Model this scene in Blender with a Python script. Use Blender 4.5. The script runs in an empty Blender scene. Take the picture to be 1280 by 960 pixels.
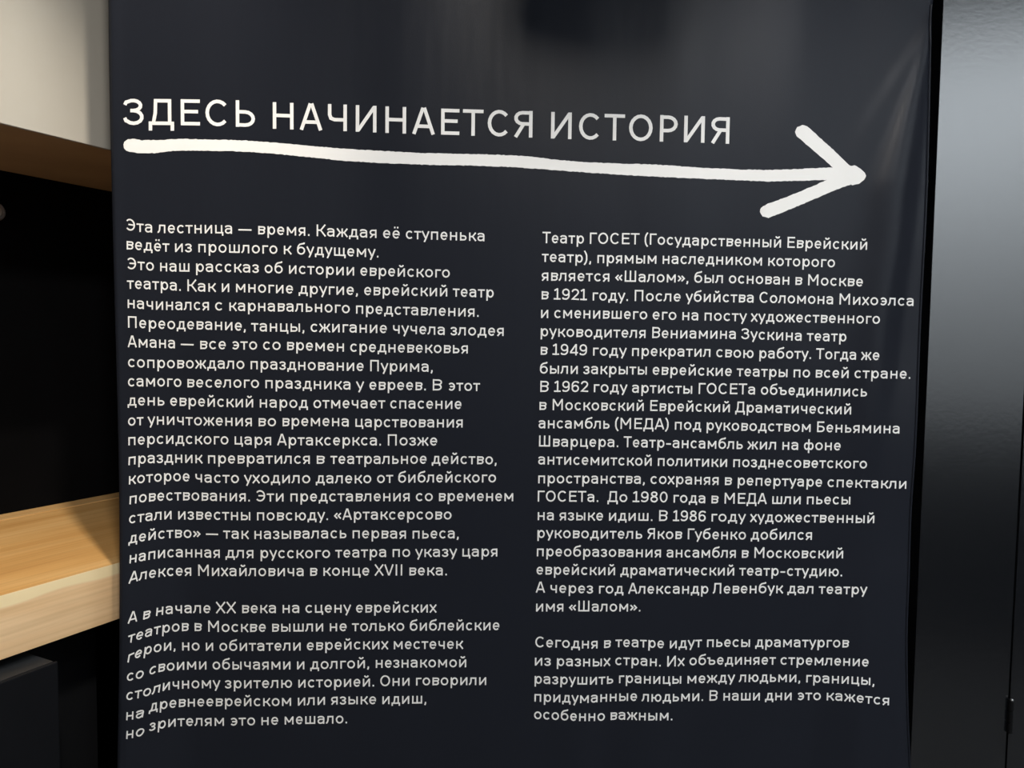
import bpy, bmesh, math, random
from mathutils import Vector, Matrix

# ---------------------------------------------------------------- camera
sc = bpy.context.scene
COL = sc.collection
FPX = 960.0
PITCH, ROLL = math.radians(3.3), math.radians(0.7)
EYE = Vector((0, 0, 1.5))
_r0, _u0 = Vector((1, 0, 0)), Vector((0, math.sin(PITCH), math.cos(PITCH)))
FWD = Vector((0, math.cos(PITCH), -math.sin(PITCH)))
RGT = _r0 * math.cos(ROLL) + _u0 * math.sin(ROLL)
UPV = -_r0 * math.sin(ROLL) + _u0 * math.cos(ROLL)
cam = bpy.data.cameras.new('camera')
cam.sensor_width = 36.0
cam.lens = 36.0 * FPX / 1280.0
cam.clip_start = 0.05
camo = bpy.data.objects.new('camera', cam)
m = Matrix((RGT, UPV, -FWD)).transposed().to_4x4()
m.translation = EYE
camo.matrix_world = m
COL.objects.link(camo)
sc.camera = camo


def ray(px, py):
    v = FWD * FPX + RGT * (px - 640.0) + UPV * (480.0 - py)
    return v / v.y          # normalised so that one unit is one metre of depth


def at_depth(px, py, y):
    return EYE + ray(px, py) * y


# ---------------------------------------------------------------- world, exposure
w = bpy.data.worlds.new('world')
sc.world = w
w.use_nodes = True
w.node_tree.nodes['Background'].inputs[0].default_value = (0.55, 0.6, 0.7, 1)
w.node_tree.nodes['Background'].inputs[1].default_value = 0.02
sc.view_settings.view_transform = 'Standard'
sc.view_settings.look = 'None'
sc.view_settings.exposure = 0.0
sc.view_settings.gamma = 1.0
sc.view_settings.use_curve_mapping = False


# ---------------------------------------------------------------- lamps
def look(o, p, t):
    o.location = p
    o.rotation_euler = (Vector(t) - Vector(p)).to_track_quat('-Z', 'Y').to_euler()


def spot(name, p, t, power, col, size, deg, blend):
    l = bpy.data.lights.new(name, 'SPOT')
    l.energy, l.color, l.shadow_soft_size = power, col, size
    l.spot_size, l.spot_blend = math.radians(deg), blend
    o = bpy.data.objects.new(name, l)
    look(o, p, t)
    COL.objects.link(o)
    return o


def area(name, p, t, power, col, sx, sy, spread=180):
    l = bpy.data.lights.new(name, 'AREA')
    l.shape = 'RECTANGLE'
    l.energy, l.color, l.size, l.size_y = power, col, sx, sy
    l.spread = math.radians(spread)
    o = bpy.data.objects.new(name, l)
    look(o, p, t)
    COL.objects.link(o)
    return o


CEIL = 3.04
KEY = (0.30, -0.52, 2.92)
FILL = (1.02, -0.80, 2.86)  # added unseen spot that brightens the right half of the banner
spot('track_lamp', KEY, (-0.2, 1.4, 0.45), 162, (1.0, 0.955, 0.90), 0.10, 100, 1.0)
spot('added_fill_spot', FILL, (0.45, 1.4, 1.0), 50, (0.96, 0.97, 1.0), 0.045, 56, 1.0)
DOWN = (-0.31, 0.82, 2.92)
spot('downlight_lamp', DOWN, (-0.95, 1.32, 0.95), 92, (1.0, 0.90, 0.76), 0.02, 50, 0.8)
# the wall washer that lights the pale wall behind the camera: see its builder below


# ---------------------------------------------------------------- helpers
def nt(name):
    mt = bpy.data.materials.new(name)
    mt.use_nodes = True
    return mt, mt.node_tree.nodes, mt.node_tree.links, mt.node_tree.nodes['Principled BSDF']


def mat(name, col, rough=0.5, metal=0.0, spec=0.5, ior=None, noise=None, bump=None):
    mt, N, L, b = nt(name)
    b.inputs['Base Color'].default_value = (*col, 1)
    b.inputs['Roughness'].default_value = rough
    b.inputs['Metallic'].default_value = metal
    b.inputs['Specular IOR Level'].default_value = spec
    if ior:
        b.inputs['IOR'].default_value = ior
    tc = N.new('ShaderNodeTexCoord')
    if noise:
        sc_, amt = noise
        n = N.new('ShaderNodeTexNoise')
        n.inputs['Scale'].default_value = sc_
        n.inputs['Detail'].default_value = 4
        r = N.new('ShaderNodeValToRGB')
        r.color_ramp.elements[0].position, r.color_ramp.elements[1].position = 0.3, 0.7
        r.color_ramp.elements[0].color = (*[c * (1 - amt) for c in col], 1)
        r.color_ramp.elements[1].color = (*[min(1, c * (1 + amt)) for c in col], 1)
        L.new(tc.outputs['Object'], n.inputs['Vector'])
        L.new(n.outputs['Fac'], r.inputs['Fac'])
        L.new(r.outputs['Color'], b.inputs['Base Color'])
    if bump:
        sc_, st, dist = bump
        n = N.new('ShaderNodeTexNoise')
        n.inputs['Scale'].default_value = sc_
        n.inputs['Detail'].default_value = 3
        bp = N.new('ShaderNodeBump')
        bp.inputs['Strength'].default_value = st
        bp.inputs['Distance'].default_value = dist
        L.new(tc.outputs['Object'], n.inputs['Vector'])
        L.new(n.outputs['Fac'], bp.inputs['Height'])
        L.new(bp.outputs['Normal'], b.inputs['Normal'])
    return mt


def wood_mat(name, dark, mid, pale, seed):
    """lamella boards glued side by side along local x, long streaky grain"""
    mt, N, L, b = nt(name)
    tc = N.new('ShaderNodeTexCoord')
    mp = N.new('ShaderNodeMapping')
    mp.inputs['Location'].default_value = (seed, seed * .7, seed * .3)
    mp.inputs['Scale'].default_value = (1.1, 13.0, 13.0)
    n1 = N.new('ShaderNodeTexNoise')
    n1.inputs['Scale'].default_value = 1.0
    n1.inputs['Detail'].default_value = 6
    n1.inputs['Distortion'].default_value = 0.8
    mp2 = N.new('ShaderNodeMapping')
    mp2.inputs['Location'].default_value = (seed * 2, 0, 0)
    mp2.inputs['Scale'].default_value = (3.0, 130.0, 130.0)
    n2 = N.new('ShaderNodeTexNoise')
    n2.inputs['Scale'].default_value = 1.0
    n2.inputs['Detail'].default_value = 5
    r = N.new('ShaderNodeValToRGB')
    e = r.color_ramp.elements
    e[0].position, e[0].color = 0.28, (*dark, 1)
    e[1].position, e[1].color = 0.72, (*pale, 1)
    k = e.new(0.5)
    k.color = (*mid, 1)
    r2 = N.new('ShaderNodeValToRGB')
    r2.color_ramp.elements[0].position, r2.color_ramp.elements[0].color = 0.33, (0.78, 0.74, 0.68, 1)
    r2.color_ramp.elements[1].position, r2.color_ramp.elements[1].color = 0.6, (1, 1, 1, 1)
    mx = N.new('ShaderNodeMixRGB')
    mx.blend_type = 'MULTIPLY'
    mx.inputs[0].default_value = 0.55
    L.new(tc.outputs['Object'], mp.inputs['Vector'])
    L.new(tc.outputs['Object'], mp2.inputs['Vector'])
    L.new(mp.outputs[0], n1.inputs['Vector'])
    L.new(mp2.outputs[0], n2.inputs['Vector'])
    L.new(n1.outputs['Fac'], r.inputs['Fac'])
    L.new(n2.outputs['Fac'], r2.inputs['Fac'])
    L.new(r.outputs['Color'], mx.inputs[1])
    L.new(r2.outputs['Color'], mx.inputs[2])
    L.new(mx.outputs[0], b.inputs['Base Color'])
    b.inputs['Roughness'].default_value = 0.42
    b.inputs['Specular IOR Level'].default_value = 0.35
    bp = N.new('ShaderNodeBump')
    bp.inputs['Strength'].default_value = 0.12
    bp.inputs['Distance'].default_value = 0.001
    L.new(n2.outputs['Fac'], bp.inputs['Height'])
    L.new(bp.outputs['Normal'], b.inputs['Normal'])
    return mt


def sapwood(mt, z0):
    """a pale band of sapwood along the upper arris of the front board"""
    N, L = mt.node_tree.nodes, mt.node_tree.links
    b = N['Principled BSDF']
    src = b.inputs['Base Color'].links[0].from_socket
    tc = N.new('ShaderNodeTexCoord')
    sp = N.new('ShaderNodeSeparateXYZ')
    n = N.new('ShaderNodeTexNoise')
    n.inputs['Scale'].default_value = 5
    ad = N.new('ShaderNodeMath')
    ad.operation = 'MULTIPLY_ADD'
    ad.inputs[1].default_value = 0.03
    mr = N.new('ShaderNodeMapRange')
    mr.inputs['From Min'].default_value = z0
    mr.inputs['From Max'].default_value = z0 + .004
    mx = N.new('ShaderNodeMixRGB')
    mx.inputs[2].default_value = (0.86, 0.70, 0.42, 1)
    L.new(tc.outputs['Object'], sp.inputs[0])
    L.new(tc.outputs['Object'], n.inputs['Vector'])
    L.new(n.outputs['Fac'], ad.inputs[0])
    L.new(sp.outputs['Z'], ad.inputs[2])
    L.new(ad.outputs[0], mr.inputs['Value'])
    L.new(mr.outputs[0], mx.inputs[0])
    L.new(src, mx.inputs[1])
    L.new(mx.outputs[0], b.inputs['Base Color'])


def link(name, bm, mt, parent=None, smooth=False):
    me = bpy.data.meshes.new(name)
    bm.to_mesh(me)
    bm.free()
    me.materials.append(mt)
    if smooth:
        for p in me.polygons:
            p.use_smooth = True
    o = bpy.data.objects.new(name, me)
    COL.objects.link(o)
    if parent:
        o.parent = parent
    return o


def tag(o, label=None, cat=None, kind=None, group=None):
    if label: o['label'] = label
    if cat: o['category'] = cat
    if kind: o['kind'] = kind
    if group: o['group'] = group
    return o


def empty(name, loc=(0, 0, 0), rz=0.0):
    o = bpy.data.objects.new(name, None)
    o.empty_display_size = 0.1
    o.location = loc
    o.rotation_euler = (0, 0, rz)
    COL.objects.link(o)
    return o


def prism(bm, pts, z0, z1):
    """vertical prism over a plan polygon (counter-clockwise)"""
    lo = [bm.verts.new((x, y, z0)) for x, y in pts]
    hi = [bm.verts.new((x, y, z1)) for x, y in pts]
    n = len(pts)
    bm.faces.new(list(reversed(lo)))
    bm.faces.new(hi)
    for i in range(n):
        bm.faces.new((lo[i], lo[(i + 1) % n], hi[(i + 1) % n], hi[i]))
    return lo + hi


def box(bm, x0, x1, y0, y1, z0, z1):
    return prism(bm, [(x0, y0), (x1, y0), (x1, y1), (x0, y1)], z0, z1)


def bev(bm, w, seg=3):
    bmesh.ops.bevel(bm, geom=list(bm.edges), offset=w, segments=seg, profile=0.5, affect='EDGES', clamp_overlap=True)


def boxobj(name, dims, mt, parent=None, bevel=0.0, seg=2):
    bm = bmesh.new()
    box(bm, *dims)
    if bevel: bev(bm, bevel, seg)
    return link(name, bm, mt, parent)


def tube(bm, a, b, r0, r1=None, seg=24, caps=True):
    a, b = Vector(a), Vector(b)
    r1 = r0 if r1 is None else r1
    q = (b - a).to_track_quat('Z', 'Y')
    A, B = [], []
    for i in range(seg):
        t = 2 * math.pi * i / seg
        d = q @ Vector((math.cos(t), math.sin(t), 0))
        A.append(bm.verts.new(a + d * r0))
        B.append(bm.verts.new(b + d * r1))
    for i in range(seg):
        j = (i + 1) % seg
        bm.faces.new((A[i], A[j], B[j], B[i]))
    if caps:
        bm.faces.new(list(reversed(A)))
        bm.faces.new(B)


# ---------------------------------------------------------------- materials
M_black = mat('black_paint', (0.006, 0.0062, 0.007), 0.75, spec=0.15, noise=(6, .2))
M_deep = mat('deep_black_paint', (0.003, 0.003, 0.0035), 0.9, spec=0.05, noise=(6, .2))
M_cream = mat('cream_plaster', (0.43, 0.405, 0.355), 0.8, spec=0.2, noise=(3, .02), bump=(260, .12, .0006))
M_soffit = mat('brown_soffit_board', (0.37, 0.31, 0.26), 0.7, spec=0.2, noise=(5, .12))
M_white = mat('white_wall_paint', (0.80, 0.80, 0.80), 0.8, spec=0.2)
M_floor = mat('grey_floor_vinyl', (0.09, 0.084, 0.078), 0.6, spec=0.25, noise=(8, .3))
M_ceil = mat('dark_ceiling_paint', (0.03, 0.03, 0.032), 0.9, spec=0.1)
M_panel = mat('black_satin_lacquer', (0.004, 0.0045, 0.006), 0.23, spec=0.5, ior=1.95, bump=(95, .09, .0012))
M_cab = mat('black_cabinet_lit_top', (0.013, 0.0155, 0.019), 0.5, spec=0.4, noise=(20, .1))  # cabinet black lightened in colour so the top strip looks lit
M_door = mat('black_cabinet_dim_front', (0.005, 0.0055, 0.007), 0.6, spec=0.12, noise=(20, .1))  # same cabinet black, darkened in colour so the front looks less lit
M_hinge = mat('blackened_steel', (0.01, 0.01, 0.011), 0.35, metal=0.6)
M_steel = mat('worn_steel', (0.35, 0.35, 0.35), 0.35, metal=1.0)
M_grey = mat('grey_plastic', (0.16, 0.145, 0.135), 0.5)
M_lampblack = mat('lamp_black', (0.012, 0.012, 0.012), 0.5)
M_wood = wood_mat('honey_pine_top', (0.60, 0.31, 0.10), (0.70, 0.39, 0.135), (0.80, 0.50, 0.21), 3.1)
M_wood2 = wood_mat('pale_pine_front', (0.72, 0.47, 0.245), (0.80, 0.54, 0.30), (0.86, 0.63, 0.39), 7.7)
M_wood3 = wood_mat('back_strip_pine', (0.64, 0.36, 0.13), (0.76, 0.47, 0.20), (0.86, 0.60, 0.30), 9.9)
sapwood(M_wood2, 1.094)
M_print = mat('white_ink', (0.75, 0.74, 0.72), 0.65, spec=0.2)


def cloth_mat():
    mt, N, L, b = nt('charcoal_polyester')
    b.inputs['Base Color'].default_value = (0.0125, 0.0142, 0.0196, 1)
    b.inputs['Roughness'].default_value = 0.29
    b.inputs['Specular IOR Level'].default_value = 0.095
    tc = N.new('ShaderNodeTexCoord')
    n = N.new('ShaderNodeTexNoise')
    n.inputs['Scale'].default_value = 900
    n.inputs['Detail'].default_value = 2
    n2 = N.new('ShaderNodeTexNoise')
    n2.inputs['Scale'].default_value = 4
    n2.inputs['Detail'].default_value = 3
    mp = N.new('ShaderNodeMapping')
    mp.inputs['Scale'].default_value = (2.4, 1, 0.5)
    bp = N.new('ShaderNodeBump')
    bp.inputs['Strength'].default_value = 0.25
    bp.inputs['Distance'].default_value = 0.0004
    bp2 = N.new('ShaderNodeBump')
    bp2.inputs['Strength'].default_value = 0.35
    bp2.inputs['Distance'].default_value = 0.004
    L.new(tc.outputs['Object'], n.inputs['Vector'])
    L.new(tc.outputs['Object'], mp.inputs['Vector'])
    L.new(mp.outputs[0], n2.inputs['Vector'])
    L.new(n.outputs['Fac'], bp.inputs['Height'])
    L.new(n2.outputs['Fac'], bp2.inputs['Height'])
    L.new(bp2.outputs['Normal'], bp.inputs['Normal'])
    L.new(bp.outputs['Normal'], b.inputs['Normal'])
    return mt


M_cloth = cloth_mat()

# ---------------------------------------------------------------- the room
# left wall runs along D = (cos A, sin A); local x = along the wall, local y = into the wall
A = math.radians(90 - 26.85)
NB, NF, NC = 1.76, 1.371, 1.215      # niche back, bulkhead face, counter front (distance from the camera's upright)


def frame(o):
    o.rotation_euler = (0, 0, A)
    return o


def loc(X, Y):                        # world plan -> left wall's own plan
    c, s = math.cos(A), math.sin(A)
    return (X * c + Y * s, -X * s + Y * c)


def wor(x, y):
    c, s = math.cos(A), math.sin(A)
    return (x * c - y * s, x * s + y * c)


Z_OPEN = 1.854
XR = -0.55                            # right end of the counter run (world X, behind the banner)
bm = bmesh.new()
box(bm, -6, 6, -5, 5, -0.1, 0)
tag(link('floor', bm, M_floor), kind='structure')
bm = bmesh.new()
box(bm, -6, 6, -5, 5, CEIL, CEIL + 0.1)
tag(link('ceiling', bm, M_ceil), kind='structure')

# left wall: black niche wall below and behind, cream bulkhead above the opening
bm = bmesh.new()
box(bm, -3.2, 1.95, NB, NB + 0.12, 0, CEIL)
tag(frame(link('wall_left', bm, M_deep)), kind='structure')
pA = [(-3.2, NF), loc(-0.56, 1.9), loc(-0.56, 2.6), (-3.2, NB)]
f_end = (loc(-0.56, 0)[0], NF)
# plan of the bulkhead: front line y=NF up to world X=-0.56
xe_f = (-0.56 + NF * math.sin(A)) / math.cos(A)
xe_b = (-0.56 + NB * math.sin(A)) / math.cos(A)
bm = bmesh.new()
prism(bm, [(-3.2, NF), (xe_f, NF), (xe_b, NB), (-3.2, NB)], Z_OPEN + 0.0012, CEIL)
tag(frame(link('wall_bulkhead', bm, M_cream)), kind='structure')
bm = bmesh.new()
prism(bm, [(-3.2, NF + .002), (xe_f, NF + .002), (xe_b, NB), (-3.2, NB)], Z_OPEN, Z_OPEN + 0.001)
tag(frame(link('trim_soffit', bm, M_soffit)), kind='structure')

# black wall behind the banner, with a return closing the counter run
bm = bmesh.new()
box(bm, -0.56, 0.90, 1.60, 1.72, 0, CEIL)
box(bm, -0.56, -0.44, 1.72, 2.70, 0, CEIL)
tag(link('wall_front', bm, M_deep), kind='structure')

# black satin post beside the banner and the door hung on it
PY = 1.42


def panel_pt(px, py, off=0.0):
    r = ray(px, py)
    t = (PY + off) / (r.y - 0.028 * r.x)
    return EYE + r * t


XL = panel_pt(1161, 425).x
XS = panel_pt(1284.5, 425).x
YAW = math.atan(0.028)
bm = bmesh.new()
box(bm, XL, XS - 0.0015, 0, 0.16, 0, CEIL)
bmesh.ops.bevel(bm, geom=[e for e in bm.edges if abs(e.verts[0].co.z - e.verts[1].co.z) > 1], offset=0.0006, segments=1, profile=.5, affect='EDGES')
t1 = link('trim_1', bm, M_panel)
t1.location = (0, PY, 0)
t1.rotation_euler = (0, 0, YAW)
tag(t1, kind='structure')
bm = bmesh.new()
box(bm, XS + 0.0035, XS + 0.95, 0.002, 0.045, 0.01, CEIL - .02)
bmesh.ops.bevel(bm, geom=[e for e in bm.edges if abs(e.verts[0].co.z - e.verts[1].co.z) > 1], offset=0.0006, segments=1, profile=.5, affect='EDGES')
d1 = link('door_1', bm, M_panel)
d1.location = (0, PY, 0)
d1.rotation_euler = (0, 0, YAW)
tag(d1, kind='structure')
hz0 = panel_pt(1262, 915).z
hz1 = panel_pt(1263, 873).z
hm = bmesh.new()
nk = 3
hh = (hz1 - hz0) / nk
for i in range(nk):
    tube(hm, (XS + .001, -0.004, hz0 + i * hh + .0006), (XS + .001, -0.004, hz0 + (i + 1) * hh - .0006), 0.0048, seg=16)
h = link('hinge', hm, M_hinge, d1)
hm = bmesh.new()
bmesh.ops.create_uvsphere(hm, u_segments=12, v_segments=8, radius=0.0035, matrix=Matrix.Translation((XS + .001, -0.006, hz1 - .001)))
link('hinge_pin', hm, M_steel, h, True)
bm = bmesh.new()
box(bm, XS + 0.0, 4.0, 1.60, 1.72, 0, CEIL)
tag(link('wall_recess', bm, M_deep), kind='structure')

# walls that close the room
bm = bmesh.new()
box(bm, 3.6, 3.72, -3.2, 1.6, 0, CEIL)
tag(link('wall_right', bm, M_black), kind='structure')
WB = math.radians(27)


def wb(x, y):                          # plan of the pale wall behind the camera
    c, s = math.cos(WB), math.sin(WB)
    return (2.08 + x * c - y * s, -0.92 + x * s + y * c)


bm = bmesh.new()
prism(bm, [wb(-4.6, -0.12), wb(1.7, -0.12), wb(1.7, 0), wb(-4.6, 0)], 0, CEIL)
tag(link('wall_back', bm, M_white), kind='structure')
bm = bmesh.new()
prism(bm, [wb(-4.6, 0), wb(1.7, 0), wb(1.7, 0.03), wb(-4.6, 0.03)], 0, 1.13)
tag(link('trim_2', bm, M_black), kind='structure')


# ---------------------------------------------------------------- ceiling lamps
def track_light(p, t, label):
    root = empty('track_spotlight', (p[0], p[1], CEIL))
    tag(root, label, 'spotlight')
    p = Vector(p) - Vector((p[0], p[1], CEIL))
    d = (Vector(t) - (p + Vector(root.location))).normalized()
    back = p - d * 0.15
    bm = bmesh.new()
    tube(bm, (0, 0, 0), (0, 0, -0.02), 0.05, seg=24)
    link('canopy', bm, M_lampblack, root)
    bm = bmesh.new()
    tube(bm, (0, 0, -0.02), (back.x, back.y, back.z), 0.007, seg=10)
    link('arm', bm, M_lampblack, root)
    bm = bmesh.new()
    tube(bm, back - d * .02, p - d * 0.02, 0.045, 0.05, seg=24, caps=False)
    tube(bm, back - d * .02, back - d * .021, 0.045, seg=24)
    link('lamp_head', bm, M_lampblack, root)
    return root


track_light(KEY, (-0.3, 1.4, 1.25), 'black ceiling spotlight aimed at the left side of the banner')
track_light(FILL, (0.45, 1.4, 1.15), 'added black spotlight at the right, brightening that side of the banner')
track_light(DOWN, (-0.95, 1.25, 1.2), 'black ceiling spotlight above the worktop')

# added out of view: a round body placed to shadow the cloth's top
kp, tp = Vector(KEY), Vector((0.15, 1.31, 2.125))
pc = kp.lerp(tp, 0.52)
caster = empty('shadow_caster', (pc.x, pc.y, CEIL))
tag(caster, 'added round black hanging body that shadows the top of the banner', 'lamp')
bm = bmesh.new()
tube(bm, (0, 0, 0), (0, 0, -.02), .045)
link('canopy', bm, M_lampblack, caster)
bm = bmesh.new()
tube(bm, (0, 0, -.02), (0, 0, pc.z - CEIL + .06), .003, seg=8)
link('cord', bm, M_lampblack, caster)
bm = bmesh.new()
prof = [(0.012, .075), (0.03, .07), (0.06, .05), (.085, .02), (.098, -.02), (.10, -.06), (.095, -.06), (.08, .0), (.05, .035), (0.012, .05)]
prev = None
for r_, z_ in prof:
    r_, z_ = r_ * 1.15, z_ * 1.1
    ring = [bm.verts.new((r_ * math.cos(i * math.pi / 18), r_ * math.sin(i * math.pi / 18), pc.z - CEIL + z_)) for i in range(36)]
    if prev:
        for i in range(36):
            bm.faces.new((prev[i], prev[(i + 1) % 36], ring[(i + 1) % 36], ring[i]))
    prev = ring
link('shade', bm, M_lampblack, caster, True)

# wall washer: slim fitting along the ceiling in front of the pale wall
ww = empty('wall_washer', (*wb(0.2, 0.85), CEIL), WB)
tag(ww, 'slim white ceiling strip lamp washing the pale wall with cool light', 'lamp')
boxobj('housing', (-1.3, 1.3, -.03, .03, -.05, 0), M_lampblack, ww)
a0 = wb(0.2, 0.85)
a1 = wb(0.2, 0.0)
area('wall_washer_light', (a0[0], a0[1], CEIL - .055), (a1[0], a1[1], 2.0), 172, (0.86, 0.94, 1.0), 2.5, 0.05)
for o in [bpy.data.objects['wall_washer_light']]:
    q = (Vector((a1[0], a1[1], 2.0)) - Vector((a0[0], a0[1], CEIL - .055))).normalized()
    xax = Vector((math.cos(WB), math.sin(WB), 0))
    zax = -q
    yax = zax.cross(xax)
    mm = Matrix((xax, yax, zax)).transposed().to_4x4()
    mm.translation = o.location
    o.matrix_world = mm

# ---------------------------------------------------------------- the counter
TOP = 1.10
TH = 0.10
wt = empty('worktop', (0, 0, 0), A)
tag(wt, 'thick honey pine worktop with rounded corner running behind the banner', 'worktop')


def arc_pts(c, r, a0, a1, n):
    return [(c[0] + r * math.cos(a0 + (a1 - a0) * i / n), c[1] + r * math.sin(a0 + (a1 - a0) * i / n)) for i in range(n + 1)]


STRIP = 0.055
cx_, cy_ = loc(*at_depth(149.5, 705, 1.347).xy)
xc = cx_
# end direction: straight away from the camera's side, behind the banner
e_dir = Vector(loc(0.07, 1.0)).normalized()
yb = NB - STRIP - 0.001
xb = xc + e_dir.x / e_dir.y * (yb - NC)
xbb = xc + e_dir.x / e_dir.y * (NB - 0.002 - NC)
R = 0.016
ang = math.atan2(e_dir.y, e_dir.x)
# rounded front corner between the front edge (+x) and e_dir
half = (math.pi - ang) / 2
ctr = (xc - R / math.tan(half), NC + R)
corner = arc_pts(ctr, R, -math.pi / 2, ang - math.pi / 2, 6)
bm = bmesh.new()
vs = prism(bm, [(-2.6, NC)] + corner + [(xb, yb), (-2.6, yb)], TOP - TH, TOP)
ed = [e for e in bm.edges if e.verts[0].co.z == e.verts[1].co.z and min(e.verts[0].co.y, e.verts[1].co.y) < yb - .3 and max(e.verts[0].co.x, e.verts[1].co.x) > -2.5]
bmesh.ops.bevel(bm, geom=ed, offset=0.009, segments=4, profile=.5, affect='EDGES', clamp_overlap=True)
main = link('board', bm, M_wood, wt)
me = main.data
me.materials.append(M_wood2)
for p in me.polygons:
    if p.normal.z < 0.55:
        p.material_index = 1
    if abs(p.normal.z) < .98:
        p.use_smooth = True
bm = bmesh.new()
prism(bm, [(-2.6, NB - STRIP), (xb, NB - STRIP), (xbb, NB - .002), (-2.6, NB - .002)], TOP - 0.03, TOP + 0.0015)
link('back_strip', bm, M_wood3, wt)

# base cabinet under the counter
cab = empty('base_cabinet', (0, 0, 0), A)
tag(cab, 'low black cabinet with plain door under the pine worktop', 'cabinet')
xd = loc(*at_depth(71, 840, 1.30).xy)[0]
r_ = ray(71, 840)
NCAB = 1.172


def on_plane(px, py, y_local):
    r = ray(px, py)
    ly = -r.x * math.sin(A) + r.y * math.cos(A)
    t = y_local / ly
    p = EYE + r * t
    return (p.x * math.cos(A) + p.y * math.sin(A), p.z)


xdoor, _ = on_plane(73, 830, NCAB)
_, zdoor = on_plane(0, 854, NCAB)
boxobj('carcass', (-2.55, xdoor - 0.004, NCAB + 0.007, NB - .01, 0.08, zdoor), M_cab, cab)
for i in range(3):
    x1 = xdoor - i * 0.62
    boxobj('door', (x1 - 0.612, x1, NCAB, NCAB + 0.006, 0.09, zdoor), M_door, cab, 0.002, 2)
boxobj('plinth', (-2.55, xdoor - .004, NCAB + .07, NB - .01, 0, 0.08), M_deep, cab)
xf, _ = on_plane(120, 830, 1.36)
fil = empty('end_panel', (0, 0, 0), A)
bx = boxobj('board', (xdoor + 0.004, xf, 1.36, 1.378, 0, TOP - TH - .001), M_black, fil)
boxobj('side_board', (xf - .018, xf, 1.379, NB - .01, 0, TOP - TH - .001), M_black, fil)
tag(fil, 'recessed matt black end panel between the cabinet and the banner', 'panel')

# round grommet on the black niche wall, at the photograph's left edge
gx, gz = on_plane(-6, 264.5, NB - 0.004)
g = empty('wall_hook', (*wor(gx, NB), gz), A)
tag(g, 'small round grey fitting on the black niche wall at left edge', 'fitting')
bm = bmesh.new()
ringp = None
for k in range(13):
    a = 2 * math.pi * k / 12
    rr, yy = 0.0165 + 0.0035 * math.cos(a), -0.006 + 0.0035 * math.sin(a)
    ring = [bm.verts.new((rr * math.cos(i * math.pi / 16), yy, rr * math.sin(i * math.pi / 16))) for i in range(32)]
    if ringp:
        for i in range(32):
            bm.faces.new((ringp[i], ringp[(i + 1) % 32], ring[(i + 1) % 32], ring[i]))
    ringp = ring
bmesh.ops.remove_doubles(bm, verts=bm.verts, dist=1e-5)
bmesh.ops.recalc_face_normals(bm, faces=bm.faces)
link('rim', bm, M_grey, g, True)
bm = bmesh.new()
tube(bm, (0, 0, 0), (0, -0.005, 0), 0.0165, seg=28)
link('plate', bm, M_soffit, g)


# ---------------------------------------------------------------- the banner's surface
def lerp_table(t, tab):
    if t <= tab[0][0]: return tab[0][1]
    for (a, b), (c, d) in zip(tab, tab[1:]):
        if t <= c:
            k = (t - a) / (c - a)
            return b + (d - b) * k
    return tab[-1][1]


def smooth_table(t, tab):
    """cubic Hermite through the table, straight on beyond its ends"""
    n = len(tab)
    if n == 1: return tab[0][1]

    def sl(i):
        if i == 0: return (tab[1][1] - tab[0][1]) / (tab[1][0] - tab[0][0])
        if i == n - 1: return (tab[-1][1] - tab[-2][1]) / (tab[-1][0] - tab[-2][0])
        a = (tab[i][1] - tab[i - 1][1]) / (tab[i][0] - tab[i - 1][0])
        b = (tab[i + 1][1] - tab[i][1]) / (tab[i + 1][0] - tab[i][0])
        return (a + b) / 2
    if t <= tab[0][0]: return tab[0][1] + sl(0) * (t - tab[0][0])
    if t >= tab[-1][0]: return tab[-1][1] + sl(n - 1) * (t - tab[-1][0])
    for i in range(n - 1):
        x0, y0 = tab[i]
        x1, y1 = tab[i + 1]
        if t <= x1:
            hh_ = x1 - x0
            u = (t - x0) / hh_
            m0, m1 = sl(i) * hh_, sl(i + 1) * hh_
            return ((2 * u ** 3 - 3 * u * u + 1) * y0 + (u ** 3 - 2 * u * u + u) * m0 +
                    (-2 * u ** 3 + 3 * u * u) * y1 + (u ** 3 - u * u) * m1)


def sstep(x):
    x = max(0.0, min(1.0, x))
    return x * x * (3 - 2 * x)


AMP = [(0.35, .040), (0.825, .044), (0.89, .047), (1.02, .046), (1.12, .038), (1.222, .029), (1.323, .0195), (1.685, .009), (2.0, .003), (2.12, .0)]
XE = [(0.35, .50), (0.89, .545), (1.12, .585), (1.32, .612), (1.465, .622), (1.59, .632), (1.67, .643), (1.75, .648), (1.91, .674), (2.0, .690), (2.07, .705), (2.2, .72)]
CX, CZ = 0.713, 2.072                 # the pinned upper right corner


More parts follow.
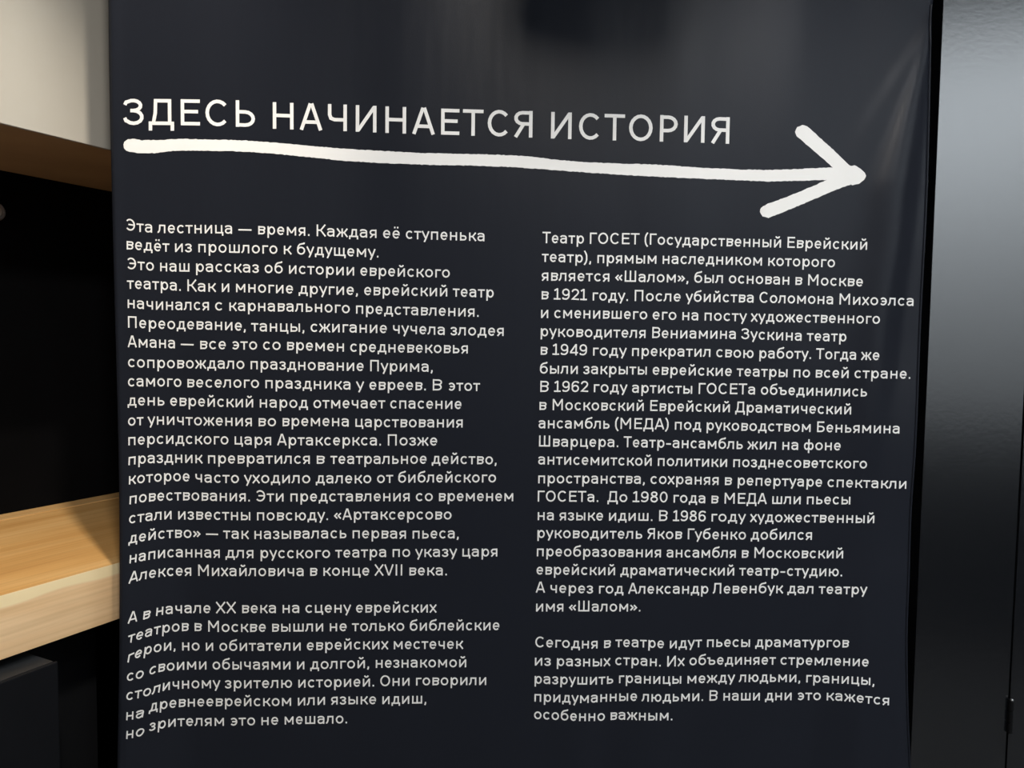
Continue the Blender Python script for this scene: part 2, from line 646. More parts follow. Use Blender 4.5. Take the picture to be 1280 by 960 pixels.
def fold(X, Z):
    d = 0.0
    a = lerp_table(Z, AMP)
    t = (-0.535 - X) / 0.095
    if t > 0:
        f = t * t / 0.8 if t < 0.4 else 0.2 + (t - 0.4)
        if t > 1.0: f = 0.8 + 0.12 * math.tanh((t - 1.0) / .3)
        d += a * f * 1.22
    # right: a long fold falling from the pinned corner, crest along XE
    xe = lerp_table(Z, XE)
    far = max(0.0, min(1.0, (CZ - Z) / 0.30))
    k = lerp_table(Z, [(0.9, .22), (1.1, .10), (1.3, -.18), (1.5, -.42), (2.0, -.50)]) * min(1.0, far * 4)
    u = X - xe
    wl = 0.012 + 0.030 * far
    am = 0.012 * far * sstep((Z - 1.1) / .35)
    xr = lerp_table(Z, [(0.35, .60), (0.9, .612), (1.25, .635), (1.45, .668), (1.75, .692), (2.07, .709)])
    w_, w2 = 0.0035, 0.004
    d += am * (math.exp(-(min(u, 0) / wl) ** 2))
    d += k * w_ * math.log1p(math.exp(min(40, u / w_)))
    d -= 1.15 * k * w2 * math.log1p(math.exp(min(40, (X - xr) / w2)))
    # ridges fanning from the corner
    dz = CZ - Z
    if dz > 0:
        for ang_, am, wd in ((0.60, .0022, .12), (0.34, .0020, .06)):
            x2 = CX - ang_ * dz * (1 - 0.30 * min(1, dz / .6))
            s = wd * dz * 0.8 + .004
            fade = sstep(dz / .05) * (1 - sstep((dz - .10) / .42))
            d += am * fade * math.exp(-((X - x2) / s) ** 2)
    # small waves low on the right half
    lo = sstep((1.02 - Z) / 0.13)
    px = 640 + X / 1.3 * 960
    if lo > 0:
        wv = math.exp(-((px - 728) / 22) ** 2) - 0.9 * math.exp(-((px - 768) / 20) ** 2) + .7 * math.exp(-((px - 825) / 28) ** 2) - .5 * math.exp(-((px - 885) / 26) ** 2)
        d += 0.003 * lo * wv
    # faint long vertical ripples
    d += 0.0011 * math.sin(X * 31 + 0.6 * math.sin(Z * 2.1)) * sstep((abs(X) - .05) / .3)
    d += 0.0014 * math.exp(-((X + .655) / .012) ** 2) * sstep((Z - 1.2) / .3) * 1.5
    return d


def cloth_pt(px, py, lift=0.0):
    r = ray(px, py)
    t = 1.3
    for _ in range(7):
        X, Z = r.x * t, EYE.z + r.z * t
        t = 1.30 + 0.028 * X - fold(X, Z) - lift
    return EYE + r * t


EL = [(-420, 129), (-150, 133), (0, 135.5), (60, 136), (120, 137), (180, 138.3), (240, 139.7), (420, 144.5), (560, 148), (640, 149.2), (800, 149.2), (860, 148.5), (960, 146.5), (1300, 139)]
ER = [(-420, 1184), (-150, 1174), (-20, 1169), (0, 1166.5), (10, 1165), (60, 1164), (240, 1159.5), (400, 1151.5), (560, 1145), (640, 1139.5), (720, 1137), (790, 1134.5), (830, 1134.5), (900, 1136), (960, 1138.7), (1300, 1152)]
ban = empty('hanging_banner', (0, 1.3, 0.35))
tag(ban, 'charcoal fabric banner printed with white lettering and a long arrow', 'banner')
rows = [-412 + 7.0 * i for i in range(250)]
rows = [y for y in rows if y <= 1330]
NCOL = 210
bm = bmesh.new()
grid = []
O = Vector(ban.location)
for y in rows:
    a, b = smooth_table(y, EL), smooth_table(y, ER)
    rr = []
    for i in range(NCOL + 1):
        s = i / NCOL
        rr.append(bm.verts.new(cloth_pt(a + (b - a) * s, y) - O))
    grid.append(rr)
for j in range(len(rows) - 1):
    for i in range(NCOL):
        bm.faces.new((grid[j][i], grid[j + 1][i], grid[j + 1][i + 1], grid[j][i + 1]))
cl = link('cloth', bm, M_cloth, ban, True)
so = cl.modifiers.new('thickness', 'SOLIDIFY')
so.thickness = 0.0008
so.offset = -1
# hem along the right side
hp = [cloth_pt(smooth_table(y, ER) - 1.2, y, 0.0006) - O for y in range(6, 1330, 12)]
bm = bmesh.new()
pv = None
for p in hp:
    ring = [bm.verts.new(p + Vector((0.0018 * math.cos(k * math.pi / 4), 0.0012 * math.sin(k * math.pi / 4), 0))) for k in range(8)]
    if pv:
        for k in range(8):
            bm.faces.new((pv[k], pv[(k + 1) % 8], ring[(k + 1) % 8], ring[k]))
    pv = ring
link('side_hem', bm, M_cloth, ban, True)
# batten the banner hangs from, fixed to the black wall
p0, p1 = cloth_pt(smooth_table(-412, EL), -412), cloth_pt(smooth_table(-412, ER), -412)
bm = bmesh.new()
box(bm, p0.x - .01, p1.x + .01, p0.y + .004, p0.y + .03, p0.z - .02, p0.z + .02)
box(bm, -0.45, -0.42, p0.y + .03, 1.6, p0.z - .015, p0.z + .015)
box(bm, 0.50, 0.53, p0.y + .03, 1.6, p0.z - .015, p0.z + .015)
for v in bm.verts: v.co -= O
link('batten', bm, M_lampblack, ban)

# ---------------------------------------------------------------- lettering (a drawn single-line sans)
W = 0.152
H = W / 2
X = 0.72


def ell(cx, cy, rx, ry, a0, a1, n=None):
    n = n or max(3, int(abs(a1 - a0) / 20))
    return [(cx + rx * math.cos(math.radians(a0 + (a1 - a0) * i / n)), cy + ry * math.sin(math.radians(a0 + (a1 - a0) * i / n))) for i in range(n + 1)]


def st(x, y0, y1): return [(x, y0), (x, y1)]


def bowl(x0, x1, y0, y1):
    """D-shaped bowl opening left: line, round right side, line back"""
    r = (y1 - y0) / 2
    rx = min(r * 1.05, (x1 - x0) * .75)
    return [(x0, y1)] + ell(x1 - rx, (y0 + y1) / 2, rx, r, 90, -90, 8) + [(x0, y0)]


def oo(w, top, ov=0.012):
    return ell(w / 2, top / 2, w / 2 - H, top / 2 - H + ov, 90, 450, 20)


def d_glyph(w, top, desc):
    e = 0.05
    return [[(H, -desc), (H, H), (w - H, H), (w - H, -desc)],
            [(e + .13, H), (e + .20, .35 * top), (e + .235, top - H), (w - H - .10, top - H), (w - H - .10, H)]]


def l_glyph(w, top):
    return [[(0.0, H + .0), (.06, H), (.125, .09 + H), (.165, .45 * top), (.18, top - H), (w - H, top - H), (w - H, 0)]]


def i_glyph(w, top):
    return [st(H, 0, top), st(w - H, 0, top), [(H + .02, .06), (w - H - .02, top - .06)]]


G = {}


def g_(ch, w, strokes, lb=.1, rb=.1): G[ch] = (w, strokes, lb, rb)


# lower case
g_('а', .60, [[(.06, X - .17), (.11, X - .10), (.19, X - .065)] + ell(.31, X - .21, .215, .15, 80, 0, 4) + [(.60 - H, 0)],
              [(.60 - H, .42), (.27, .415)] + ell(.25, .24, .25 - H, .176, 90, 270, 7) + [(.30, .062), (.44, .11), (.60 - H, .23)]], .05, .1)
g_('б', .68, [ell(.34, .345, .34 - H, .345 - H + .012, 110, 470, 20), [(.075, .36), (.085, .58), (.14, .76), (.25, .88), (.42, .93), (.56, .955), (.60, 1.04)]], .06, .06)
g_('в', .57, [st(H, 0, X), bowl(H, .52, .40, X - H), bowl(H, .57 - H, H, .39)], .1, .05)
g_('г', .46, [[(H, 0), (H, X - H), (.46, X - H)]], .1, .02)
g_('д', .74, d_glyph(.74, X, .17), .03, .03)
e_ = [[(H, .365), (.60 - H, .365)] + ell(.30, .36, .30 - H, .36 - H + .012, 0, 318, 18)]
g_('е', .60, e_, .06, .06)
g_('ё', .60, e_ + [st(.19, .88, 1.02), st(.41, .88, 1.02)], .06, .06)
g_('ж', .90, [st(.45, 0, X), [(.06, X), (.30, .37)], [(.84, X), (.60, .37)], [(.05, 0), (.30, .37)], [(.85, 0), (.60, .37)], [(.28, .375), (.62, .375)]], .02, .02)
g_('з', .54, [[(.05, X - .16), (.10, X - .10)] + ell(.25, X - .2, .20, .145, 110, -90, 8)[0:] + [(.19, X - .345)],
              [(.24, X - .345)] + ell(.25, .205, .54 - H - .25, .155, 90, -120, 8) + [(.09, .12), (.045, .19)]], .04, .05)
g_('и', .62, i_glyph(.62, X), .1, .1)
g_('й', .62, i_glyph(.62, X) + [ell(.31, 1.03, .15, .16, 190, 350, 6)], .1, .1)
g_('к', .60, [st(H, 0, X), [(.55, X), (.30, .375)], [(.57, 0), (.30, .375)], [(H, .375), (.32, .375)]], .1, .02)
g_('л', .63, l_glyph(.63, X), .01, .1)
g_('м', .76, [st(H, 0, X), st(.76 - H, 0, X), [(H + .01, X - .05), (.38, .20)], [(.38, .20), (.76 - H - .01, X - .05)]], .1, .1)
g_('н', .60, [st(H, 0, X), st(.60 - H, 0, X), [(H, .37), (.60 - H, .37)]], .1, .1)
g_('о', .66, [oo(.66, X)], .06, .06)
g_('п', .60, [[(H, 0), (H, X - H), (.60 - H, X - H), (.60 - H, 0)]], .1, .1)
g_('р', .64, [st(H, -.27, X), ell(.345, X / 2, .345 - H - .05, X / 2 - H + .012, 90, 450, 18)], .1, .06)
g_('с', .60, [ell(.32, .36, .32 - H, .36 - H + .012, 42, 318, 14)], .06, .05)
g_('т', .56, [[(0, X - H), (.56, X - H)], st(.28, 0, X - H)], .03, .03)
g_('у', .60, [[(.04, X), (.33, .06)], [(.56, X), (.33, .06), (.25, -.12), (.20, -.20), (.10, -.20)][0:3] + [(.21, -.22)]], .02, .02)
g_('ф', .84, [st(.42, -.27, 1.0), ell(.22 + .03, X / 2, .25 - H, X / 2 - H, 30, 330, 12), ell(.59, X / 2, .25 - H, X / 2 - H, 150, -150, 12)], .06, .06)
g_('х', .58, [[(.04, X), (.54, 0)], [(.54, X), (.04, 0)]], .02, .02)
g_('ц', .68, [[(H, X), (H, H), (.68 - H, H), (.68 - H, -.17)], st(.60 - H, H, X)], .1, .03)
g_('ч', .56, [[(H, X), (H, .45), (.12, .345), (.22, .30), (.56 - H, .30)], st(.56 - H, 0, X)], .08, .1)
g_('ш', .86, [[(H, X), (H, H), (.86 - H, H), (.86 - H, X)], st(.43, H, X)], .1, .1)
g_('щ', .95, [[(H, X), (H, H), (.95 - H, H), (.95 - H, -.17)], st(.43, H, X), st(.86 - H, H, X)], .1, .03)
g_('ъ', .72, [[(0, X - H), (.20, X - H), (.20, H)], bowl(.20, .72 - H, H, .41)], .03, .06)
g_('ы', .78, [st(H, 0, X), bowl(H, .52, H, .41), st(.78 - H, 0, X)], .1, .1)
g_('ь', .56, [st(H, 0, X), bowl(H, .56 - H, H, .41)], .1, .06)
g_('э', .60, [ell(.28, .36, .32 - H, .36 - H + .012, 138, -138, 14), [(.17, .365), (.52, .365)]], .05, .06)
g_('ю', .88, [st(H, 0, X), [(H, .37), (.33, .37)], ell(.58, X / 2, .30 - H, X / 2 - H + .012, 90, 450, 18)], .1, .06)
g_('я', .57, [st(.57 - H, 0, X), [(.57 - H, X - H), (.27, X - H)] + ell(.26, X - .255, .26 - H, .18, 90, 270, 6) + [(.57 - H, X - .435)], [(.30, .29), (.07, 0)]], .04, .1)
# capitals
g_('А', .80, [[(.07, 0), (.38, 1)], [(.73, 0), (.42, 1)], [(.17, .30), (.63, .30)]], .03, .03)
g_('Б', .66, [[(.60, 1 - H), (H, 1 - H), (H, 0)], bowl(H, .66 - H, H, .53)], .12, .06)
g_('В', .68, [st(H, 0, 1), bowl(H, .62, .53, 1 - H), bowl(H, .68 - H, H, .53)], .12, .06)
g_('Г', .58, [[(H, 0), (H, 1 - H), (.58, 1 - H)]], .12, .02)
g_('Д', .86, [[(H, -.20), (H, H), (.86 - H, H), (.86 - H, -.20)], [(.17, H), (.235, .45), (.25, 1 - H), (.70, 1 - H), (.70, H)]], .03, .03)
g_('Е', .64, [[(.64, 1 - H), (H, 1 - H), (H, H), (.64, H)], [(H, .53), (.58, .53)]], .12, .06)
g_('З', .68, [[(.055, .76), (.10, .86)] + ell(.32, .735, .245, .19, 130, -90, 9) + [(.23, .545)],
              [(.30, .545)] + ell(.33, .305, .68 - H - .33, .24, 90, -140, 9) + [(.09, .16), (.045, .27)]], .05, .06)
g_('И', .74, [st(H, 0, 1), st(.74 - H, 0, 1), [(H + .02, .05), (.74 - H - .02, .95)]], .12, .12)
g_('К', .72, [st(H, 0, 1), [(.67, 1), (.33, .515)], [(.69, 0), (.33, .515)], [(H, .515), (.35, .515)]], .12, .02)
g_('Л', .72, l_glyph(.72, 1), .01, .12)
g_('М', .88, [st(H, 0, 1), st(.88 - H, 0, 1), [(H + .02, .95), (.44, .36)], [(.44, .36), (.88 - H - .02, .95)]], .12, .12)
g_('Н', .74, [st(H, 0, 1), st(.74 - H, 0, 1), [(H, .51), (.74 - H, .51)]], .12, .12)
g_('О', .84, [oo(.84, 1)], .07, .07)
g_('П', .72, [[(H, 0), (H, 1 - H), (.72 - H, 1 - H), (.72 - H, 0)]], .12, .12)
g_('Р', .64, [st(H, 0, 1), bowl(H, .64 - H, .42, 1 - H)], .12, .04)
g_('С', .78, [ell(.41, .5, .41 - H, .5 - H + .012, 42, 318, 16)], .07, .05)
g_('Т', .70, [[(0, 1 - H), (.70, 1 - H)], st(.35, 0, 1 - H)], .03, .03)
g_('Х', .72, [[(.05, 1), (.67, 0)], [(.67, 1), (.05, 0)]], .02, .02)
G['X'] = G['Х']
g_('V', .72, [[(.05, 1), (.35, 0.02)], [(.67, 1), (.37, 0.02)]], .02, .02)
g_('I', W, [st(H, 0, 1)], .12, .12)
g_('Ч', .68, [[(H, 1), (H, .60), (.12, .47), (.24, .42), (.68 - H, .42)], st(.68 - H, 0, 1)], .1, .12)
g_('Ш', .96, [[(H, 1), (H, H), (.96 - H, H), (.96 - H, 1)], st(.48, H, 1)], .12, .12)
g_('Ь', .66, [st(H, 0, 1), bowl(H, .66 - H, H, .57)], .12, .06)
g_('Э', .76, [ell(.35, .5, .41 - H, .5 - H + .012, 138, -138, 16), [(.22, .51), (.68, .51)]], .05, .07)
g_('Я', .66, [st(.66 - H, 0, 1), [(.66 - H, 1 - H), (.30, 1 - H)] + ell(.30, 1 - .285, .30 - H, .285 - H, 90, 270, 7) + [(.66 - H, .506)], [(.34, .50), (.07, 0)]], .04, .12)
# digits and signs
g_('0', .66, [ell(.33, .5, .33 - H, .5 - H + .01, 90, 450, 22)], .06, .06)
g_('1', .54, [st(.29, 0, 1), [(.29, .97), (.05, .80)], [(0, H), (.54, H)]], .05, .05)
g_('2', .62, [[(.06, .73)] + ell(.32, .70, .24, .235, 165, -20, 9) + [(.47, .50), (.10, H + .02), (.62, H)]], .05, .05)
g_('4', .68, [[(.52, 0), (.52, 1), (.50, .97), (.07, .26), (.68, .26)][0:2], [(.50, .96), (.07, .27)], [(.03, .24), (.68, .24)]], .04, .04)
g_('6', .64, [ell(.32, .325, .32 - H, .325 - H + .012, 90, 450, 18), [(.585, .80), (.52, .90)] + ell(.345, .62, .27, .305, 75, 195, 7) + [(.077, .33)]], .06, .06)
g_('8', .64, [ell(.32, .29, .32 - H, .29 - H + .012, 90, 450, 18), ell(.32, .755, .28 - H, .245 - H + .01, 90, 450, 18)], .06, .06)
g_('9', .64, [ell(.32, .675, .32 - H, .325 - H + .012, 90, 450, 18), [(.055, .20), (.12, .10)] + ell(.295, .38, .27, .305, -105, 15, 7) + [(.563, .67)]], .06, .06)
g_('.', W, [st(H, 0, W)], .08, .1)
g_(',', W, [[(H, W), (H, 0), (H - .06, -.13)]], .08, .1)
g_('—', .98, [[(0, .36), (.98, .36)]], .08, .08)
g_('-', .42, [[(0, .36), (.42, .36)]], .08, .08)
g_('(', .30, [[(.27, 1.06), (.14, .85), (H, .62), (H, .26), (.14, .02), (.27, -.18)]], .08, .02)
g_(')', .30, [[(.03, 1.06), (.16, .85), (.30 - H, .62), (.30 - H, .26), (.16, .02), (.03, -.18)]], .02, .08)
g_('«', .60, [[(.27, .60), (.06, .36), (.27, .12)], [(.55, .60), (.34, .36), (.55, .12)]], .06, .04)
g_('»', .60, [[(.05, .60), (.26, .36), (.05, .12)], [(.33, .60), (.54, .36), (.33, .12)]], .04, .06)
SPACE = .30


def ribbon(pts, w):
    """a flat band of width w along a 2-D polyline, mitred at its corners"""
    q = [pts[0]]
    for p in pts[1:]:
        if math.hypot(p[0] - q[-1][0], p[1] - q[-1][1]) > 1e-4: q.append(p)
    pts = q
    n = len(pts)
    closed = n > 3 and math.hypot(pts[0][0] - pts[-1][0], pts[0][1] - pts[-1][1]) < 1e-2
    L_, R_ = [], []
    for i in range(n):
        def dr(a, b):
            x, y = b[0] - a[0], b[1] - a[1]
            l = math.hypot(x, y)
            return x / l, y / l
        if closed:
            d0 = dr(pts[i - 1] if i > 0 else pts[n - 2], pts[i])
            d1 = dr(pts[i], pts[i + 1] if i < n - 1 else pts[1])
        else:
            d0 = dr(pts[i - 1], pts[i]) if i > 0 else dr(pts[0], pts[1])
            d1 = dr(pts[i], pts[i + 1]) if i < n - 1 else d0
        nx, ny = -(d0[1] + d1[1]), d0[0] + d1[0]
        l = math.hypot(nx, ny)
        if l < 1e-6: nx, ny, l = -d0[1], d0[0], 1
        nx, ny = nx / l, ny / l
        c = nx * -d0[1] + ny * d0[0]
        k = w / 2 / max(c, .45)
        L_.append((pts[i][0] + nx * k, pts[i][1] + ny * k))
        R_.append((pts[i][0] - nx * k, pts[i][1] - ny * k))
    return L_, R_


def subdivide(pts, step):
    out = [pts[0]]
    for a, b in zip(pts, pts[1:]):
        n = max(1, int(math.hypot(b[0] - a[0], b[1] - a[1]) / step))
        for i in range(1, n + 1):
            out.append((a[0] + (b[0] - a[0]) * i / n, a[1] + (b[1] - a[1]) * i / n))
    return out


def layout(text, track=0.0):
    """advance of every glyph in cap-height units; returns left positions"""
    x, pos = 0.0, []
    for k, ch in enumerate(text):
        if ch == ' ':
            pos.append(x)
            x += SPACE + track
            continue
        w_, _, lb, rb = G[ch]
        x += lb if k else 0
        pos.append(x)
        x += w_ + rb + track
    return pos


STROKE_LIFT = [0.0]


def letter_line(bm, text, words, end, base, cap, stroke, track=0.0, only=None):
    """words: measured left edge of each word (None = unknown); end: right edge of the last glyph;
    base: (x, y) points of the base line; cap: function(x, y) -> height of a capital"""
    pos = layout(text, track)
    ws = [k for k, ch in enumerate(text) if ch != ' ' and (k == 0 or text[k - 1] == ' ')]
    an = []
    for k, x in zip(ws, words):
        if x is not None: an.append((pos[k], x))
    last = len(text) - 1
    an.append((pos[last] + G[text[last]][0], end))
    for k, ch in enumerate(text):
        if ch == ' ' or (only is not None and text[:k].count(' ') != only): continue
        for si, s in enumerate(G[ch][1]):
            q = []
            for gx_, gy_ in subdivide(s, 0.35):
                bx_ = lerp_ext(pos[k] + gx_, an)
                by_ = smooth_table(bx_, base)
                hgt = cap(bx_, by_)
                sl = (smooth_table(bx_ + 3, base) - smooth_table(bx_ - 3, base)) / 6
                lean = (bx_ - 400) / 19200.0
                if bx_ < 240 and by_ > 500: lean += 0.45 * max(0, -sl - .02)
                q.append((bx_ + lean * gy_ * hgt, by_ - gy_ * hgt))
            L_, R_ = ribbon(q, stroke)
            lift = 0.0004 + 0.00006 * (si % 4)
            a = [bm.verts.new(cloth_pt(x, y, lift) - O) for x, y in L_]
            b = [bm.verts.new(cloth_pt(x, y, lift) - O) for x, y in R_]
            for i in range(len(a) - 1):
                bm.faces.new((b[i], b[i + 1], a[i + 1], a[i]))


def lerp_ext(t, tab):
    if t <= tab[0][0]:
        (a, b), (c, d) = tab[0], tab[1]
    elif t >= tab[-1][0]:
        (a, b), (c, d) = tab[-2], tab[-1]
    else:
        for (a, b), (c, d) in zip(tab, tab[1:]):
            if t <= c: break
    return b + (d - b) * (t - a) / (c - a)


def capbody(x, y): return .605 * (24.6 - .0018 * (x - 170) - .0025 * (y - 290))


HEAD = ("ЗДЕСЬ НАЧИНАЕТСЯ ИСТОРИЯ", [154.2, 340.4, 688], 912, [(155, 156.2), (210, 156.7), (248, 157.2), (310, 159), (340, 160.8), (433, 164), (480, 166), (550, 168.5), (620, 170.5), (665, 172), (688, 173), (770, 175.6), (820, 176.8), (880, 178.5), (912, 179.8)])

L1 = [
 ("Эта лестница — время. Каждая её ступенька", [157.1, 197, 298, 322.5, 395.5, 478.5, 507], 605.8, [(160, 288), (175, 290), (276, 292), (322, 293), (400, 295.3), (605, 301.6)]),
 ("ведёт из прошлого к будущему.", [158.1, 218.5, 247.7, 354.5, 371], 473.3, [(160, 311.9), (205, 314.6), (250, 315.4), (360, 317.8), (473, 321.9)]),
 ("Это наш рассказ об истории еврейского", [158.5, 200, 244.8, 330.5, 361, 450.2], 562.5, [(162, 336.6), (200, 339), (292, 340.4), (441, 344.4), (562, 347.2)]),
 ("театра. Как и многие другие, еврейский театр", [158.8, 234, 277, 294.8, 373, 455, 566], 617.3, [(162, 361), (190, 361.8), (234, 364), (300, 365.3), (412, 368.3), (560, 370.6), (610, 372)]),
 ("начинался с карнавального представления.", [159.4, 268.5, 286.5, 444.8], 598.5, [(160, 385), (190, 387), (261, 387.9), (290, 388.6), (400, 390.3), (445, 392), (593, 395.9)]),
 ("Переодевание, танцы, сжигание чучела злодея", [159.8, 314, 388, 491, 563], 629.8, [(160, 409.6), (200, 411.2), (273, 412.5), (320, 414.2), (406, 415.2), (500, 417), (556, 418.8), (630, 420)]),
 ("Амана — все это со времен средневековья", [159.4, 226, 250, 289.5, 328.5, 358.7, 437.5], 585, [(160, 434), (202, 435), (250, 436.4), (304, 437), (359, 437.7), (430, 439.6), (585, 441.9)]),
 ("сопровождало празднование Пурима,", [159.8, 313, 462.5], 541, [(160, 458.8), (183, 459.8), (283, 461), (313, 461.5), (373, 462.5), (462, 464), (541, 464.8)]),
 ("самого веселого праздника у евреев. В этот", [159.8, 234, 331.5, 445, 461.5, 540.5, 560], 600, [(160, 483.2), (210, 483.3), (234, 484.2), (306, 484.8), (417, 486.8), (525, 487.9), (600, 488.9)]),
 ("день еврейский народ отмечает спасение", [159.2, 212.5, 324.5, 391.5, 487.5], 577.2, [(160, 507.3), (185, 506.9), (213, 507.3), (277, 508.7), (324, 509.4), (406, 510.3), (478, 510.5), (577, 511.4)]),
 ("от уничтожения во времена царствования", [159.8, 184.5, 323, 353, 444], 578.5, [(160, 532.4), (174, 531.7), (202, 530.9), (240, 531.7), (284, 532.3), (323, 532.9), (423, 532.9), (444, 533.6), (578, 534.4)]),
 ("персидского царя Артаксеркса. Позже", [160.2, 293, 346.2, 484.5], 546.9, [(160, 556.7), (185, 555.6), (212, 554.8), (244, 555.2), (293, 555.8), (346, 556.6), (438, 556.8), (546, 557)]),
 ("праздник превратился в театральное действо,", [160.2, 259.8, 395.5, 413, 539.5], 620.8, [(160, 581.7), (172, 580.2), (205, 578.6), (220, 578.5), (260, 579.3), (334, 579.6), (480, 580), (541, 579.8), (620, 580.6)]),
 ("которое часто уходило далеко от библейского", [160.8, 244, 305, 394.5, 471, 497.5], 620.2, [(160, 605.8), (184, 603.3), (204.6, 601.9), (237, 602), (255, 603.2), (282, 603.8), (350, 604), (445, 604.2), (513, 603.3), (620, 603.1)]),
 ("повествования. Эти представления со временем", [161.5, 319.5, 362.8, 519.5, 548.5], 641.7, [(160, 630.8), (185, 627.2), (221, 625.6), (252, 626), (298, 626.7), (423, 626.9), (512, 626.5), (641, 626.5)]),
 ("стали известны повсюду. «Артаксерсово", [160.8, 222.5, 321, 417.5], 564.6, [(160, 655), (174, 652.9), (192, 650.6), (214, 649), (223, 649.3), (275, 650), (373, 650.6), (429, 649.8), (564, 649.4)]),
 ("действо» — так называлась первая пьеса,", [160.2, 257.5, 279, 317.8, 440.5, 515.5], 573.5, [(160, 680), (176, 677.2), (193, 674.5), (216, 672.6), (240, 672.6), (284, 673.3), (318, 673.8), (432, 672.9), (507, 673.3), (573, 673)]),
 ("написанная для русского театра по указу царя", [161.5, 281.5, 325.5, 419, 490.5, 519, 577.7], 621.9, [(160, 704.8), (183, 700.4), (196, 698.3), (219, 696.6), (240, 696.8), (274, 697.3), (398, 697.7), (423, 697.3), (491, 696.3), (531, 696.3), (578, 695.8), (622, 695.6)]),
 ("Алексея Михайловича в конце XVII века.", [160.2, 247.5, 387.5, 404, 468, 511.5], 558.8, [(160, 730), (175, 725.6), (196, 721.6), (215, 720), (240, 719.8), (265, 720), (365, 720.2), (404, 719.8), (468, 719.5), (558, 719.2)]),
]
L2 = [
 ("А в начале XX века на сцену еврейских", [159.2, 178.5, 194.6, 269.6, 302.5, 353, 381.5, 444.8], 545.8, [(160, 779.6), (172, 776.5), (187, 772.5), (200, 769), (223, 766.9), (263, 766.5), (302, 766.5), (419, 766), (546, 765.6)]),
 ("театров в Москве вышли не только библейские", [159.2, 243, 260, 340, 412, 440, 512], 624.6, [(160, 804.5), (180, 797.6), (193, 793.6), (210, 790.6), (235, 788.8), (270, 789.9), (340, 789.8), (412, 789.2), (512, 788.5), (624, 787.7)]),
 ("герои, но и обитатели еврейских местечек", [158.8, 227.5, 257, 274, 383.3, 492], 579, [(160, 828.1), (180, 819.2), (200, 814.6), (214, 812.8), (228, 813.1), (302, 813.7), (376, 813.1), (448, 811.8), (492, 811.5), (579, 811)]),
 ("со своими обычаями и долгой, незнакомой", [158, 185.8, 265.5, 371, 387.5, 469.5], 583, [(158, 852), (175, 848.2), (186, 844.5), (197, 840.6), (222, 837.8), (236, 837), (273, 837), (388, 836.6), (470, 834.9), (583, 834)]),
 ("столичному зрителю историей. Они говорили", [157.3, 281, 372.7, 475, 519.8], 608, [(157, 876), (172, 873), (195, 866.9), (203, 864), (221, 861.4), (240, 860.6), (305, 860.4), (373, 859.6), (475, 857.9), (520, 856.9), (608, 856.3)]),
 ("на древнееврейском или языке идиш,", [157.3, 185.8, 372, 413.5, 477.7], 533, [(157, 900.6), (179, 896), (186, 890.5), (199, 887.3), (225, 884), (240, 883.4), (364, 882.3), (413, 880.8), (478, 880.2), (533, 879.4)]),
 ("но зрителям это не мешало.", [157.3, 185.8, 287.5, 326.5, 355.6], 434, [(157, 924), (176, 920), (186, 914.5), (197, 911.9), (211, 909), (228, 907.8), (279, 907.3), (326, 906.5), (356, 905.7), (434, 904.2)]),
]
